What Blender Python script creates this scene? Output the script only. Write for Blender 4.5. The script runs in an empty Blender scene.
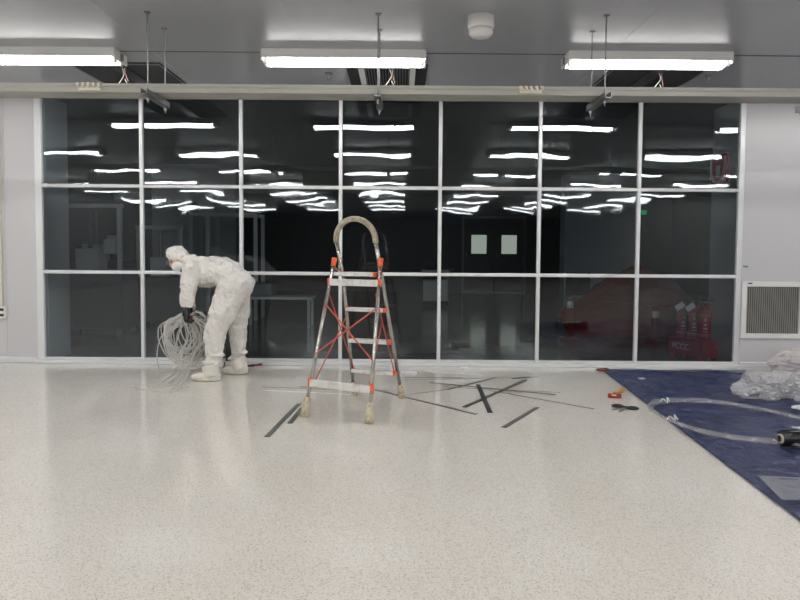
import bpy, bmesh, math, random
from mathutils import Vector, Matrix, noise
C = bpy.context.scene.collection
PI = math.pi
random.seed(7)

# ------------------------------------------------------------------ camera, light level
CAM_H, FPX, PITCH, ROLL = 1.165, 700.0, math.radians(2.86), math.radians(0.42)
SHY = -15.0 / 800.0
cd = bpy.data.cameras.new('camera'); cam = bpy.data.objects.new('camera', cd); C.objects.link(cam)
cd.sensor_width = 36.0; cd.lens = FPX * 36.0 / 800.0; cd.shift_y = SHY; cd.clip_end = 200
RM = Matrix.Rotation(PI/2 - PITCH, 4, 'X') @ Matrix.Rotation(ROLL, 4, 'Z')
cam.matrix_world = Matrix.Translation((0, 0, CAM_H)) @ RM
bpy.context.scene.camera = cam
W_ = bpy.data.worlds.new('world'); bpy.context.scene.world = W_; W_.use_nodes = True
W_.node_tree.nodes['Background'].inputs[0].default_value = (0.02, 0.02, 0.022, 1)
W_.node_tree.nodes['Background'].inputs[1].default_value = 0.3
vs = bpy.context.scene.view_settings
vs.view_transform = 'Standard'; vs.look = 'None'; vs.gamma = 1; vs.exposure = 0.0
bpy.context.scene.view_settings.use_curve_mapping = False
TUBE_STRENGTH = 32.0          # glow of the fluorescent tubes

S = 1.05            # distances of the standing things were taken for a 1.11 m eye height
def ray(px, py):
    v = Vector(((px - 400) / FPX, -(py - 285) / FPX, -1.0))
    return (RM.to_3x3() @ v)
def F(px, py, z=0.0):
    d = ray(px, py); t = (z - CAM_H) / d.z
    return Vector((d.x*t, d.y*t, z))
def P(px, py, dep):
    d = ray(px, py); t = dep / d.y
    return Vector((d.x*t, dep, CAM_H + d.z*t))

# ------------------------------------------------------------------ materials
def mat(name, col, rough=0.5, metal=0.0, bump=None, spec=0.5, noise_col=None, alpha=None, coat=0):
    m = bpy.data.materials.new(name); m.use_nodes = True
    nt = m.node_tree; b = nt.nodes['Principled BSDF']
    b.inputs['Base Color'].default_value = (*col, 1); b.inputs['Roughness'].default_value = rough
    b.inputs['Metallic'].default_value = metal; b.inputs['Specular IOR Level'].default_value = spec
    if coat: b.inputs['Coat Weight'].default_value = coat
    tc = nt.nodes.new('ShaderNodeTexCoord')
    if noise_col:
        scale, c2, lo, hi = noise_col
        n = nt.nodes.new('ShaderNodeTexNoise'); n.inputs['Scale'].default_value = scale; n.inputs['Detail'].default_value = 4
        r = nt.nodes.new('ShaderNodeValToRGB'); r.color_ramp.elements[0].position = lo; r.color_ramp.elements[1].position = hi
        r.color_ramp.elements[0].color = (*c2, 1); r.color_ramp.elements[1].color = (*col, 1)
        nt.links.new(tc.outputs['Object'], n.inputs['Vector']); nt.links.new(n.outputs['Fac'], r.inputs['Fac'])
        nt.links.new(r.outputs['Color'], b.inputs['Base Color'])
    if bump:
        scale, st, dist = bump
        n = nt.nodes.new('ShaderNodeTexNoise'); n.inputs['Scale'].default_value = scale; n.inputs['Detail'].default_value = 3
        bp = nt.nodes.new('ShaderNodeBump'); bp.inputs['Strength'].default_value = st; bp.inputs['Distance'].default_value = dist
        nt.links.new(tc.outputs['Object'], n.inputs['Vector']); nt.links.new(n.outputs['Fac'], bp.inputs['Height'])
        nt.links.new(bp.outputs['Normal'], b.inputs['Normal'])
    return m
def emis(name, col, s):
    m = bpy.data.materials.new(name); m.use_nodes = True; nt = m.node_tree
    nt.nodes.remove(nt.nodes['Principled BSDF'])
    e = nt.nodes.new('ShaderNodeEmission'); e.inputs[0].default_value = (*col, 1); e.inputs[1].default_value = s
    nt.links.new(e.outputs[0], nt.nodes['Material Output'].inputs[0]); return m
def film(name, col, diff, rough, gl=0.25, bump=None):
    """thin clear plastic: part transparent, part white scatter, part gloss"""
    m = bpy.data.materials.new(name); m.use_nodes = True; nt = m.node_tree
    nt.nodes.remove(nt.nodes['Principled BSDF'])
    t = nt.nodes.new('ShaderNodeBsdfTransparent'); t.inputs[0].default_value = (0.97, 0.97, 0.97, 1)
    d = nt.nodes.new('ShaderNodeBsdfDiffuse'); d.inputs[0].default_value = (*col, 1)
    tl = nt.nodes.new('ShaderNodeBsdfTranslucent'); tl.inputs[0].default_value = (*col, 1)
    m0 = nt.nodes.new('ShaderNodeMixShader'); m0.inputs[0].default_value = .45
    nt.links.new(d.outputs[0], m0.inputs[1]); nt.links.new(tl.outputs[0], m0.inputs[2])
    g = nt.nodes.new('ShaderNodeBsdfGlossy'); g.inputs['Roughness'].default_value = rough
    m1 = nt.nodes.new('ShaderNodeMixShader'); m1.inputs[0].default_value = diff
    m2 = nt.nodes.new('ShaderNodeMixShader'); m2.inputs[0].default_value = gl
    nt.links.new(t.outputs[0], m1.inputs[1]); nt.links.new(m0.outputs[0], m1.inputs[2])
    nt.links.new(m1.outputs[0], m2.inputs[1]); nt.links.new(g.outputs[0], m2.inputs[2])
    nt.links.new(m2.outputs[0], nt.nodes['Material Output'].inputs[0])
    if bump:
        tc = nt.nodes.new('ShaderNodeTexCoord')
        n = nt.nodes.new('ShaderNodeTexNoise'); n.inputs['Scale'].default_value = bump[0]; n.inputs['Detail'].default_value = 4
        bp = nt.nodes.new('ShaderNodeBump'); bp.inputs['Strength'].default_value = bump[1]; bp.inputs['Distance'].default_value = bump[2]
        nt.links.new(tc.outputs['Object'], n.inputs['Vector']); nt.links.new(n.outputs['Fac'], bp.inputs['Height'])
        nt.links.new(bp.outputs['Normal'], g.inputs['Normal']); nt.links.new(bp.outputs['Normal'], d.inputs['Normal'])
    return m
def floor_mat(name, base, speck_d, speck_l, rough):
    m = mat(name, base, rough); nt = m.node_tree; b = nt.nodes['Principled BSDF']
    tc = nt.nodes.new('ShaderNodeTexCoord')
    v = nt.nodes.new('ShaderNodeTexVoronoi'); v.inputs['Scale'].default_value = 230
    r = nt.nodes.new('ShaderNodeValToRGB'); cr = r.color_ramp; cr.interpolation = 'CONSTANT'
    cr.elements[0].position = 0; cr.elements[0].color = (*speck_d, 1)
    cr.elements[1].position = 0.16; cr.elements[1].color = (*base, 1)
    e = cr.elements.new(0.78); e.color = (*speck_l, 1)
    sp = nt.nodes.new('ShaderNodeSeparateColor')
    n = nt.nodes.new('ShaderNodeTexNoise'); n.inputs['Scale'].default_value = 0.9; n.inputs['Detail'].default_value = 5
    mx = nt.nodes.new('ShaderNodeMix'); mx.data_type = 'RGBA'; mx.blend_type = 'MULTIPLY'; mx.inputs[0].default_value = 1
    r2 = nt.nodes.new('ShaderNodeValToRGB'); r2.color_ramp.elements[0].position = .3; r2.color_ramp.elements[1].position = .65
    r2.color_ramp.elements[0].color = (.93, .92, .9, 1); r2.color_ramp.elements[1].color = (1, 1, 1, 1)
    L = nt.links.new
    L(tc.outputs['Object'], v.inputs['Vector']); L(v.outputs['Color'], sp.inputs[0]); L(sp.outputs[0], r.inputs['Fac'])
    L(tc.outputs['Object'], n.inputs['Vector']); L(n.outputs['Fac'], r2.inputs['Fac'])
    L(r.outputs['Color'], mx.inputs[6]); L(r2.outputs['Color'], mx.inputs[7]); L(mx.outputs[2], b.inputs['Base Color'])
    mr = nt.nodes.new('ShaderNodeMapRange'); mr.inputs[3].default_value = rough*.8; mr.inputs[4].default_value = rough*1.3
    L(n.outputs['Fac'], mr.inputs[0]); L(mr.outputs[0], b.inputs['Roughness'])
    return m
def glass_mat():
    m = bpy.data.materials.new('tinted_glass'); m.use_nodes = True; nt = m.node_tree; L = nt.links.new
    nt.nodes.remove(nt.nodes['Principled BSDF'])
    t = nt.nodes.new('ShaderNodeBsdfTransparent'); t.inputs[0].default_value = (0.535, 0.585, 0.615, 1)
    g = nt.nodes.new('ShaderNodeBsdfGlossy'); g.inputs['Roughness'].default_value = 0.022; g.inputs[0].default_value = (.86,.95,1.0,1)
    fr = nt.nodes.new('ShaderNodeFresnel'); fr.inputs[0].default_value = 1.5
    mu = nt.nodes.new('ShaderNodeMath'); mu.operation = 'MULTIPLY'; mu.inputs[1].default_value = 2.1; mu.use_clamp = True
    mx = nt.nodes.new('ShaderNodeMixShader')
    tc = nt.nodes.new('ShaderNodeTexCoord')
    mp = nt.nodes.new('ShaderNodeMapping'); mp.inputs['Scale'].default_value = (1.0, 1.0, 1.6)
    n = nt.nodes.new('ShaderNodeTexNoise'); n.inputs['Scale'].default_value = 1.7; n.inputs['Detail'].default_value = 2; n.inputs['Roughness'].default_value = .35
    bp = nt.nodes.new('ShaderNodeBump'); bp.inputs['Strength'].default_value = 1.0; bp.inputs['Distance'].default_value = 0.0023
    L(tc.outputs['Object'], mp.inputs[0]); L(mp.outputs[0], n.inputs['Vector']); L(n.outputs['Fac'], bp.inputs['Height']); L(bp.outputs['Normal'], g.inputs['Normal'])
    L(fr.outputs[0], mu.inputs[0]); L(mu.outputs[0], mx.inputs[0]); L(t.outputs[0], mx.inputs[1]); L(g.outputs[0], mx.inputs[2])
    L(mx.outputs[0], nt.nodes['Material Output'].inputs[0]); return m

M = dict(
 floor=floor_mat('speckled_floor', (.76,.72,.665), (.53,.49,.445), (.80,.78,.74), .125),
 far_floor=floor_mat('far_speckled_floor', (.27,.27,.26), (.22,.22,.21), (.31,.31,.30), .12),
 ceiling=mat('ceiling_panel', (.36,.372,.40), .28, spec=.5, bump=(.8,.25,.01)),
 wall=mat('wall_panel', (.54,.535,.55), .30),
 back_wall=mat('back_wall_panel', (.22,.22,.23), .4),
 far_wall=mat('far_wall_panel', (.72,.74,.77), .4),
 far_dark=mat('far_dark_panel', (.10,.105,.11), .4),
 seam=mat('dark_joint', (.05,.05,.05), .6),
 softseam=mat('panel_joint', (.5,.5,.5), .5),
 alu=mat('white_aluminium', (.70,.71,.72), .35, metal=.25),
 alubright=mat('polished_aluminium', (.80,.80,.79), .28, metal=.85, bump=(60,.15,.002)),
 steel=mat('galvanised_steel', (.26,.265,.27), .4, metal=.8),
 beige=mat('beige_trunking', (.33,.325,.29), .45),
 cream=mat('cream_plastic', (.66,.62,.52), .4),
 white=mat('white_enamel', (.80,.80,.79), .4),
 whitep=mat('white_plastic', (.74,.73,.70), .45),
 black=mat('black_plastic', (.012,.012,.013), .4),
 dark=mat('dark_recess', (.02,.02,.022), .7),
 grey=mat('grey_strip', (.13,.13,.125), .45, metal=.2),
 greyl=mat('light_grey_strip', (.33,.32,.30), .45, metal=.2),
 blackstrip=mat('black_strip', (.03,.03,.032), .5),
 orange=mat('orange_plastic', (.72,.12,.035), .45),
 orangerod=mat('orange_rod', (.50,.085,.05), .45),
 steptread=mat('worn_aluminium', (.72,.72,.70), .4, metal=.3, noise_col=(25,(.60,.585,.55),.38,.5)),
 tube=mat('ladder_tube', (.50,.49,.46), .25, metal=.9, noise_col=(40,(.42,.40,.37),.35,.6)),
 foam=mat('taped_grip', (.42,.37,.28), .7, noise_col=(30,(.27,.235,.17),.35,.6), bump=(60,.6,.005)),
 rubber=mat('dirty_rubber', (.52,.47,.33), .7, noise_col=(45,(.34,.30,.2),.35,.6)),
 suit=mat('white_nonwoven_suit', (.74,.715,.68), .6, bump=(16,.9,.05), spec=.3),
 bootie=mat('cream_overshoe', (.72,.69,.62), .6, bump=(40,.4,.01)),
 skin=mat('skin', (.55,.36,.27), .5), mask=mat('white_mask', (.78,.77,.75), .7), bluemask=mat('blue_cloth', (.08,.28,.45), .6),
 glove=mat('black_glove', (.018,.018,.02), .5),
 red=mat('red_enamel', (.42,.015,.02), .3), reddark=mat('red_tarpaulin', (.22,.016,.012), .85, bump=(14,.5,.03)),
 redbright=mat('red_paint', (.75,.03,.04), .6), redpl=mat('red_plastic', (.28,.025,.02), .45),
 tarp=mat('blue_tarpaulin', (.026,.036,.105), .34, noise_col=(3.2,(.018,.026,.080),.35,.65), bump=(11,.8,.05)),
 wood=mat('ochre_handle', (.42,.22,.07), .5), brown=mat('brown_cloth', (.16,.05,.03), .7),
 paper=mat('white_sheet', (.8,.8,.8), .5), card=mat('roll_core', (.45,.38,.28), .7),
 stretch=mat('black_film', (.008,.008,.009), .12), blue=mat('blue_tag', (.03,.06,.22), .4),
 green=emis('green_exit_glow', (.02,.5,.2), .6),
 doorp=mat('far_door_paint', (.12,.125,.13), .35), doorglass=emis('lit_door_pane', (.92,1.0,.82), .55), doorglassdim=emis('dim_door_pane', (.9,1.0,.95), .22),
 cart=mat('cart_metal', (.82,.82,.80), .4), machine=mat('machine_grey', (.18,.185,.185), .4),
 tubing=film('milky_tubing', (.85,.84,.80), .62, .2, .15),
 clearfilm=film('clear_film', (.9,.9,.9), .12, .12, .08, bump=(30,1,.02)),
 bag=film('crumpled_bag', (.97,.96,.97), .42, .22, .25, bump=(28,.7,.03)),
 bagw=film('whitish_bag', (.97,.90,.90), .72, .25, .2, bump=(28,.7,.03)),
 glow=emis('tube_glow', (1.0,.985,.96), TUBE_STRENGTH), glass=glass_mat(), wirep=mat('pink_wire', (.6,.35,.3), .5))

# ------------------------------------------------------------------ mesh helpers
class MB:
    def __init__(s): s.bm = bmesh.new()
    def box(s, c, size, rot=None, bev=0):
        r = bmesh.ops.create_cube(s.bm, size=1); vs_ = r['verts']
        for v in vs_: v.co = Vector((v.co.x*size[0], v.co.y*size[1], v.co.z*size[2]))
        if bev:
            ed = list({e for v in vs_ for e in v.link_edges})
            rr = bmesh.ops.bevel(s.bm, geom=ed, offset=bev, segments=2, affect='EDGES', profile=.5)
            vs_ = rr['verts']; vs_ = list({v for f in rr['faces'] for v in f.verts} | {v for v in vs_})
            vs_ = s._island(vs_)
        for v in vs_:
            q = v.co.copy()
            if rot is not None: q = rot @ q
            v.co = q + Vector(c)
        return s
    def _island(s, vs_):
        seen = set(vs_); st = list(vs_)
        while st:
            v = st.pop()
            for e in v.link_edges:
                o = e.other_vert(v)
                if o not in seen: seen.add(o); st.append(o)
        return list(seen)
    def b2(s, a, b, bev=0):
        a, b = Vector(a), Vector(b); return s.box((a+b)/2, [abs(b[i]-a[i]) for i in range(3)], None, bev)
    def bar(s, p, q, w, h, up=(0,0,1), bev=0):
        p, q = Vector(p), Vector(q); d = q-p; L = d.length; x = d.normalized(); y = Vector(up).cross(x).normalized(); z = x.cross(y)
        return s.box((p+q)/2, (L, w, h), Matrix((x, y, z)).transposed(), bev)
    def tube(s, pts, r, n=8, caps=True, closed=False):
        pts = [Vector(p) for p in pts]; N = len(pts)
        if not isinstance(r, (list, tuple)): r = [r]*N
        rings = []; prev = None
        for i, p in enumerate(pts):
            if closed: t = pts[(i+1) % N]-pts[i-1]
            else: t = (pts[min(i+1, N-1)]-pts[max(i-1, 0)])
            t.normalize()
            if prev is None:
                u = t.cross(Vector((0, 0, 1)));
                if u.length < .1: u = t.cross(Vector((1, 0, 0)))
            else:
                u = prev - t*prev.dot(t)
            u.normalize(); prev = u; v = t.cross(u)
            rr = r[i] if isinstance(r[i], (list, tuple)) else (r[i], r[i])
            rings.append([s.bm.verts.new(p + u*math.cos(2*PI*k/n)*rr[0] + v*math.sin(2*PI*k/n)*rr[1]) for k in range(n)])
        for i in range(N if closed else N-1):
            a, b = rings[i], rings[(i+1) % N]
            for k in range(n): s.bm.faces.new((a[k], a[(k+1) % n], b[(k+1) % n], b[k]))
        if caps and not closed:
            s.bm.faces.new(rings[0][::-1]); s.bm.faces.new(rings[-1])
        return s
    def lathe(s, prof, c=(0,0,0), n=24, axis='Z'):
        c = Vector(c); rings = []
        for r, h in prof:
            ring = []
            for k in range(n):
                a = 2*PI*k/n; x, y = r*math.cos(a), r*math.sin(a)
                q = {'Z': (x, y, h), 'X': (h, x, y), 'Y': (x, h, y)}[axis]
                ring.append(s.bm.verts.new(c+Vector(q)))
            rings.append(ring)
        for a, b in zip(rings, rings[1:]):
            for k in range(n): s.bm.faces.new((a[k], a[(k+1) % n], b[(k+1) % n], b[k]))
        s.bm.faces.new(rings[0][::-1]); s.bm.faces.new(rings[-1]); return s
    def ell(s, c, r, rot=None, sub=3):
        rr = bmesh.ops.create_icosphere(s.bm, subdivisions=sub, radius=1)
        for v in rr['verts']:
            q = Vector((v.co.x*r[0], v.co.y*r[1], v.co.z*r[2]))
            if rot is not None: q = rot @ q
            v.co = q + Vector(c)
        return s
    def prism(s, pts2, plane, lo, hi):
        """pts2 outline in (a,b); plane 'XZ' extrudes in y"""
        mk = {'XZ': lambda a, b, h: (a, h, b), 'XY': lambda a, b, h: (a, b, h), 'YZ': lambda a, b, h: (h, a, b)}[plane]
        A = [s.bm.verts.new(mk(a, b, lo)) for a, b in pts2]; B = [s.bm.verts.new(mk(a, b, hi)) for a, b in pts2]
        n = len(A)
        s.bm.faces.new(A[::-1]); s.bm.faces.new(B)
        for k in range(n): s.bm.faces.new((A[k], A[(k+1) % n], B[(k+1) % n], B[k]))
        return s
    def build(s, name, m, parent=None, smooth=False, loc=None):
        bmesh.ops.recalc_face_normals(s.bm, faces=s.bm.faces)
        me = bpy.data.meshes.new(name)
        if loc is not None:
            for v in s.bm.verts: v.co -= Vector(loc)
        s.bm.to_mesh(me); s.bm.free(); me.materials.append(m)
        if smooth:
            for p in me.polygons: p.use_smooth = True
        o = bpy.data.objects.new(name, me); C.objects.link(o)
        if parent is not None:
            o.parent = parent; 
            if loc is None: o.matrix_parent_inverse = Matrix.Translation(parent.location).inverted() if parent.type == 'EMPTY' and not parent.rotation_euler.z else o.matrix_parent_inverse
        if loc is not None: o.location = loc
        return o
def thing(name, label, cat, loc=(0,0,0), group=None):
    o = bpy.data.objects.new(name, None); C.objects.link(o); o.location = loc; o.empty_display_size = .1
    o['label'] = label; o['category'] = cat
    if group: o['group'] = group
    return o
def tag(o, label, cat, group=None, kind=None):
    o['label'] = label; o['category'] = cat
    if group: o['group'] = group
    if kind: o['kind'] = kind
    return o
def struct(o): o['kind'] = 'structure'; return o
def plabel(o, l): o['label'] = l; return o
def dup(root, loc, label=None):
    r = root.copy(); C.objects.link(r); r.location = loc
    if label: r['label'] = label
    for ch in list(root.children):
        c = ch.copy(); C.objects.link(c); c.parent = r
        for g in ch.children:
            d = g.copy(); C.objects.link(d); d.parent = c
    return r
def bake(o):
    bpy.context.view_layer.update()
    dg = bpy.context.evaluated_depsgraph_get()
    me = bpy.data.meshes.new_from_object(o.evaluated_get(dg)); o.modifiers.clear(); o.data = me
    for p in me.polygons: p.use_smooth = True
def blob(o, vox, smooth=6, disp=None):
    r = o.modifiers.new('r', 'REMESH'); r.mode = 'VOXEL'; r.voxel_size = vox
    s = o.modifiers.new('s', 'SMOOTH'); s.iterations = smooth; s.factor = .5
    if disp:
        t = bpy.data.textures.new('folds', 'CLOUDS'); t.noise_scale = disp[0]; t.noise_depth = 3
        d = o.modifiers.new('d', 'DISPLACE'); d.texture = t; d.strength = disp[1]; d.mid_level = .5; d.texture_coords = 'GLOBAL'
        if len(disp) > 2:
            t2 = bpy.data.textures.new('creases', 'CLOUDS'); t2.noise_basis = 'VORONOI_F2_F1'; t2.noise_scale = disp[2]; t2.noise_depth = 1
            d = o.modifiers.new('e', 'DISPLACE'); d.texture = t2; d.strength = disp[3]; d.mid_level = .4; d.texture_coords = 'GLOBAL'
            s2 = o.modifiers.new('s2', 'SMOOTH'); s2.iterations = 1; s2.factor = .5
    bake(o)
def spline(pts, n=8, closed=False):
    pts = [Vector(p) for p in pts]; out = []; N = len(pts)
    for i in range(N if closed else N-1):
        if closed: p0, p1, p2, p3 = pts[i-1], pts[i], pts[(i+1) % N], pts[(i+2) % N]
        else: p0, p1, p2, p3 = pts[max(i-1, 0)], pts[i], pts[i+1], pts[min(i+2, N-1)]
        for k in range(n):
            t = k/n
            out.append(.5*((2*p1)+(p2-p0)*t+(2*p0-5*p1+4*p2-p3)*t*t+(3*p1-p0-3*p2+p3)*t**3))
    if not closed: out.append(pts[-1])
    return out

# ------------------------------------------------------------------ the setting
D = 7.05            # partition plane (near face)
H = 2.715            # ceiling
X0, X1, YB = -9.0, 8.4, -24.5
struct(MB().b2((X0,YB,-.1),(X1,D+.10,0)).build('floor', M['floor']))
FX0, FX1, FY = -8.0, 7.6, 19.6
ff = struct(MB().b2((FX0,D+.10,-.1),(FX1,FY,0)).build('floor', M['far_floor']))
ce = struct(MB().b2((X0,YB,H),(X1,D+.10,H+.1)).build('ceiling', M['ceiling']))
s = MB()
for k in range(0, 12): s.b2((X0, 5.60-2.55*k-.006, H-.003),(X1, 5.60-2.55*k+.006, H+.001))
s.build('joint', M['seam'], ce)
s = MB()
for k in (-1, 0, 2): s.b2((-.765+1.2*k-.0025, -3, H-.002),(-.765+1.2*k+.0025, D, H+.001))
s.build('panel_joint', M['softseam'], ce)
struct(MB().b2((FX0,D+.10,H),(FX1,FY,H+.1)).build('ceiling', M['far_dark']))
struct(MB().b2((X0-.1,YB,0),(X0,D+.1,H)).build('wall_left', M['wall']))
struct(MB().b2((X1,YB,0),(X1+.1,D+.1,H)).build('wall_right', M['wall']))
struct(MB().b2((X0,YB-.1,0),(X1,YB,H)).build('wall_back', M['back_wall']))
# partition: window from GL to GR
GX = [-3.63]+[-3.597+.998*i for i in range(1,7)]+[3.412]; GL, GR = GX[0]-.035, GX[-1]+.028
wl = struct(MB().b2((X0,D,0),(GL,D+.10,H)).build('wall_front', M['wall']))
wr = struct(MB().b2((GR,D,0),(X1,D+.10,H)).build('wall_front', M['wall']))
s = MB()
for x in (-3.97,): s.b2((x-.003,D-.002,0),(x+.003,D+.002,H))
s.build('panel_joint', M['softseam'], wl)
struct(MB().b2((GL,D,2.69),(GR,D+.10,H)).build('trim_top', M['alu']))
struct(MB().b2((X0,D-.03,0),(GL,D,.06),.008).build('baseboard_left', M['alu']))
struct(MB().b2((GR,D-.03,0),(X1,D,.06),.008).build('baseboard_right', M['alu']))
win = bpy.data.objects.new('window_1', None); C.objects.link(win); struct(win)
for i, x in enumerate(GX):
    w = (.035 if i == 0 else .027) if i in (0, 7) else .018
    MB().b2((x-w,D-.005,0),(x+w,D+.04,2.69),.006).build('mullion', M['alu'], win)
for z0, z1 in ((0,.055),(.904,.938),(1.769,1.803),(2.66,2.69)):
    MB().b2((GX[0],D-.0,z0),(GX[-1],D+.04,z1),.005).build('transom', M['alu'], win)
MB().b2((GL,D-.07,0),(GR,D-.02,.035),.006).build('sill', M['alu'], win)
for i in range(7):
    for z0, z1 in ((.055,.900),(.940,1.765),(1.807,2.66)):
        bm = MB(); y = D+.03
        vs4 = [bm.bm.verts.new(v) for v in ((GX[i]+.022,y,z0),(GX[i+1]-.022,y,z0),(GX[i+1]-.022,y,z1),(GX[i]+.022,y,z1))]
        bm.bm.faces.new(vs4)
        # each pane sits a hair out of true
        g = bm.build('glass_pane', M['glass'], win)
        ax, az = random.uniform(-.0016,.0016), random.uniform(-.0016,.0016)
        cx, cz = (GX[i]+GX[i+1])/2, (z0+z1)/2
        for v in g.data.vertices: v.co.y += (v.co.x-cx)*ax + (v.co.z-cz)*az
# far room beyond the glass
struct(MB().b2((-3.72,D+.10,0),(-3.60,7.62,H)).build('wall_return_left', M['far_wall']))
struct(MB().b2((3.41,D+.10,0),(3.53,7.72,H)).build('wall_return_right', M['far_wall']))
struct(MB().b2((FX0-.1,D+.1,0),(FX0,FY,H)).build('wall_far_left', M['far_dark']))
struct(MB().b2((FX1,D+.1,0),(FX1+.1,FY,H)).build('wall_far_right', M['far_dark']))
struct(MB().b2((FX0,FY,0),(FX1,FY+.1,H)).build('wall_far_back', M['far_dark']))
struct(MB().b2((3.30,14.1,0),(4.80,14.5,H)).build('wall_block_right', M['far_wall']))
struct(MB().b2((-4.6,13.0,0),(-3.05,13.4,H)).build('wall_block_left', M['far_wall']))
# far double door
dr = bpy.data.objects.new('door_1', None); C.objects.link(dr); struct(dr)
dy = FY-.02
for x0 in (1.78, 2.62):
    dl = MB().b2((x0,dy-.05,0.02),(x0+.81,dy,2.05),.005).build('door_leaf', M['doorp'], dr)
    MB().b2((x0+.2,dy-.06,1.08),(x0+.62,dy-.045,1.60)).build('vision_pane', M['doorglass'], dl)
    MB().b2((x0+.05,dy-.085,.98),(x0+.08,dy-.05,1.08)).build('door_handle', M['steel'], dl)
MB().b2((1.72,dy-.06,0),(1.77,dy,2.1)).b2((3.44,dy-.06,0),(3.49,dy,2.1)).b2((1.72,dy-.06,2.06),(3.49,dy,2.12)).build('door_frame', M['steel'], dr)
MB().b2((1.72,dy-.10,0),(3.49,dy-.05,.03)).build('threshold', M['alu'], dr)
dr = bpy.data.objects.new('door_2', None); C.objects.link(dr); struct(dr)
dl = MB().b2((5.9,dy-.05,0.02),(6.75,dy,2.05),.005).build('door_leaf', M['doorp'], dr)
MB().b2((6.1,dy-.06,1.08),(6.32,dy-.045,1.60)).build('vision_pane', M['doorglassdim'], dl)

# ------------------------------------------------------------------ ceiling lights
def make_light(loc, label):
    t = thing('ceiling_light', label, 'ceiling light', (0,0,0), 'twin-tube ceiling lights')
    prof = [(-.128,H),(-.128,H-.067),(-.122,H-.067),(-.10,H-.03),(.10,H-.03),(.122,H-.067),(.128,H-.067),(.128,H)]
    MB().prism([(a,b-H) for a,b in prof], 'YZ', -.635, .635).build('housing', M['white'], t)
    for sy in (-.055,.055):
        tb = MB().tube([(-.6,sy,-.073),(.6,sy,-.073)], .0195, 12).build('fluorescent_tube', M['glow'], t, True)
        for hx in (-1, 1): MB().b2((hx*.60,sy-.02,-.098),(hx*.625,sy+.02,-.04)).build('lamp_holder', M['whitep'], tb)
    for sx in (-1, 1):
        e = MB().b2((sx*.637-.006,-.12,-.085),(sx*.637+.006,.12,-.005),.004).build('end_cap', M['white'], t)
        MB().b2((sx*.648-.005,-.02,-.07),(sx*.648+.005,.02,-.02)).build('clip', M['steel'], e)
    t.location = loc; return t
cols = [-7.75,-5.30,-2.87,-.44,1.99,4.42,6.87]
colname = ['column hard against the left wall','second column from the left wall','column left of the ladder','centre column','column right of the centre','second column right of the centre','column nearest the right wall']
ordn = ['','first','second','third','fourth','fifth','sixth','seventh','eighth','ninth','tenth','eleventh']
L0 = None
front = {-.44:'glowing twin-tube ceiling light at the middle, above the stepladder, by the square vent',
         1.99:'glowing twin-tube ceiling light on the right, above the blue tarpaulin side',
         -2.87:'glowing twin-tube ceiling light at top left, running out of the frame',
         4.42:'twin-tube ceiling light just outside the frame on the right',-5.30:'twin-tube ceiling light just outside the frame on the left',
         -7.75:'twin-tube ceiling light by the left side wall, front row',6.87:'twin-tube ceiling light by the right side wall, front row'}
for r in range(8):
    for ci, x in enumerate(cols):
        y = 5.62-2.55*r
        lab = front[x] if r == 0 else 'twin-tube ceiling light mirrored in the glass, %s row back, %s' % (ordn[r], colname[ci])
        if r == 0: x = {1.99:1.93,-2.87:-2.86,-.44:-.45}.get(x, x)
        if L0 is None: L0 = make_light((x,y,H), lab)
        else: dup(L0, (x,y,H), lab)

# ------------------------------------------------------------------ ceiling fittings
def vent(x0, x1, y0, y1, label, framed):
    t = thing('ceiling_vent', label, 'ceiling vent', ((x0+x1)/2,(y0+y1)/2,H), 'square ceiling air units')
    fm = M['white'] if framed else M['steel']
    z = H
    MB().b2((x0,y0,z-.012),(x1,y1,z)).build('recess_plate', M['dark'], t)
    if framed:
        a, b = x0+.10, x1-.10
        MB().b2((a,y0,z-.02),(b,y0+.07,z-.012)).b2((a,y1-.05,z-.02),(b,y1,z-.012)).b2((a,y0,z-.02),(a+.05,y1,z-.012)).b2((b-.05,y0,z-.02),(b,y1,z-.012)).build('frame', fm, t)
        g = MB()
        for k in range(16):
            xx = a+.06+(b-a-.12)*k/15; g.b2((xx-.004,y0+.07,z-.02),(xx+.004,y1-.05,z-.012))
        g.build('grille', M['steel'], t)
    else:
        g = MB().b2((x0,y0,z-.02),(x1,y0+.015,z-.012)).b2((x0,y0,z-.02),(x0+.012,y1,z-.012)).b2((x1-.012,y0,z-.02),(x1,y1,z-.012))
        g.build('frame', fm, t)
        MB().b2((x0+.42*(x1-x0),y0+.02,z-.022),(x0+.58*(x1-x0),y1,z-.012)).build('cross_plate', M['black'], t)
    xc = (x0+x1)/2+.02
    wl_ = spline([(xc,y0+.1,z-.01),(xc+.02,y0+.1,z-.07),(xc-.01,y0+.12,z-.12),(xc-.035,y0+.12,z-.16),(xc+.01,y0+.12,z-.185),(xc+.04,y0+.12,z-.16),(xc+.02,y0+.12,z-.11)], 6)
    MB().tube(wl_, .004, 6).build('hanging_wire', M['whitep'], t, True)
    MB().tube(spline([(xc+.03,y0+.1,z-.01),(xc+.03,y0+.1,z-.06),(xc+.05,y0+.12,z-.13)],5), .004, 6).build('hanging_wire', M['wirep'], t, True)
vent(-2.78,-2.02,5.93,6.75,'dark open ceiling vent at top left behind the light, loose wires hanging', False)
vent(-.47,.22,5.93,6.75,'white-framed ceiling vent with ribbed grille behind the middle light', True)
vent(1.78,2.58,5.98,6.75,'dark open ceiling vent behind the right-hand light, reddish wires hanging', False)
t = thing('smoke_detector','white cylindrical smoke detector on the ceiling right of the middle','smoke detector',(P(481,20,4.72).x,4.72,H))
MB().lathe([(.088,H),(.088,H-.07),(.084,H-.08)], (t.location.x,4.72,0), 32).build('base', M['whitep'], t, True)
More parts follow.
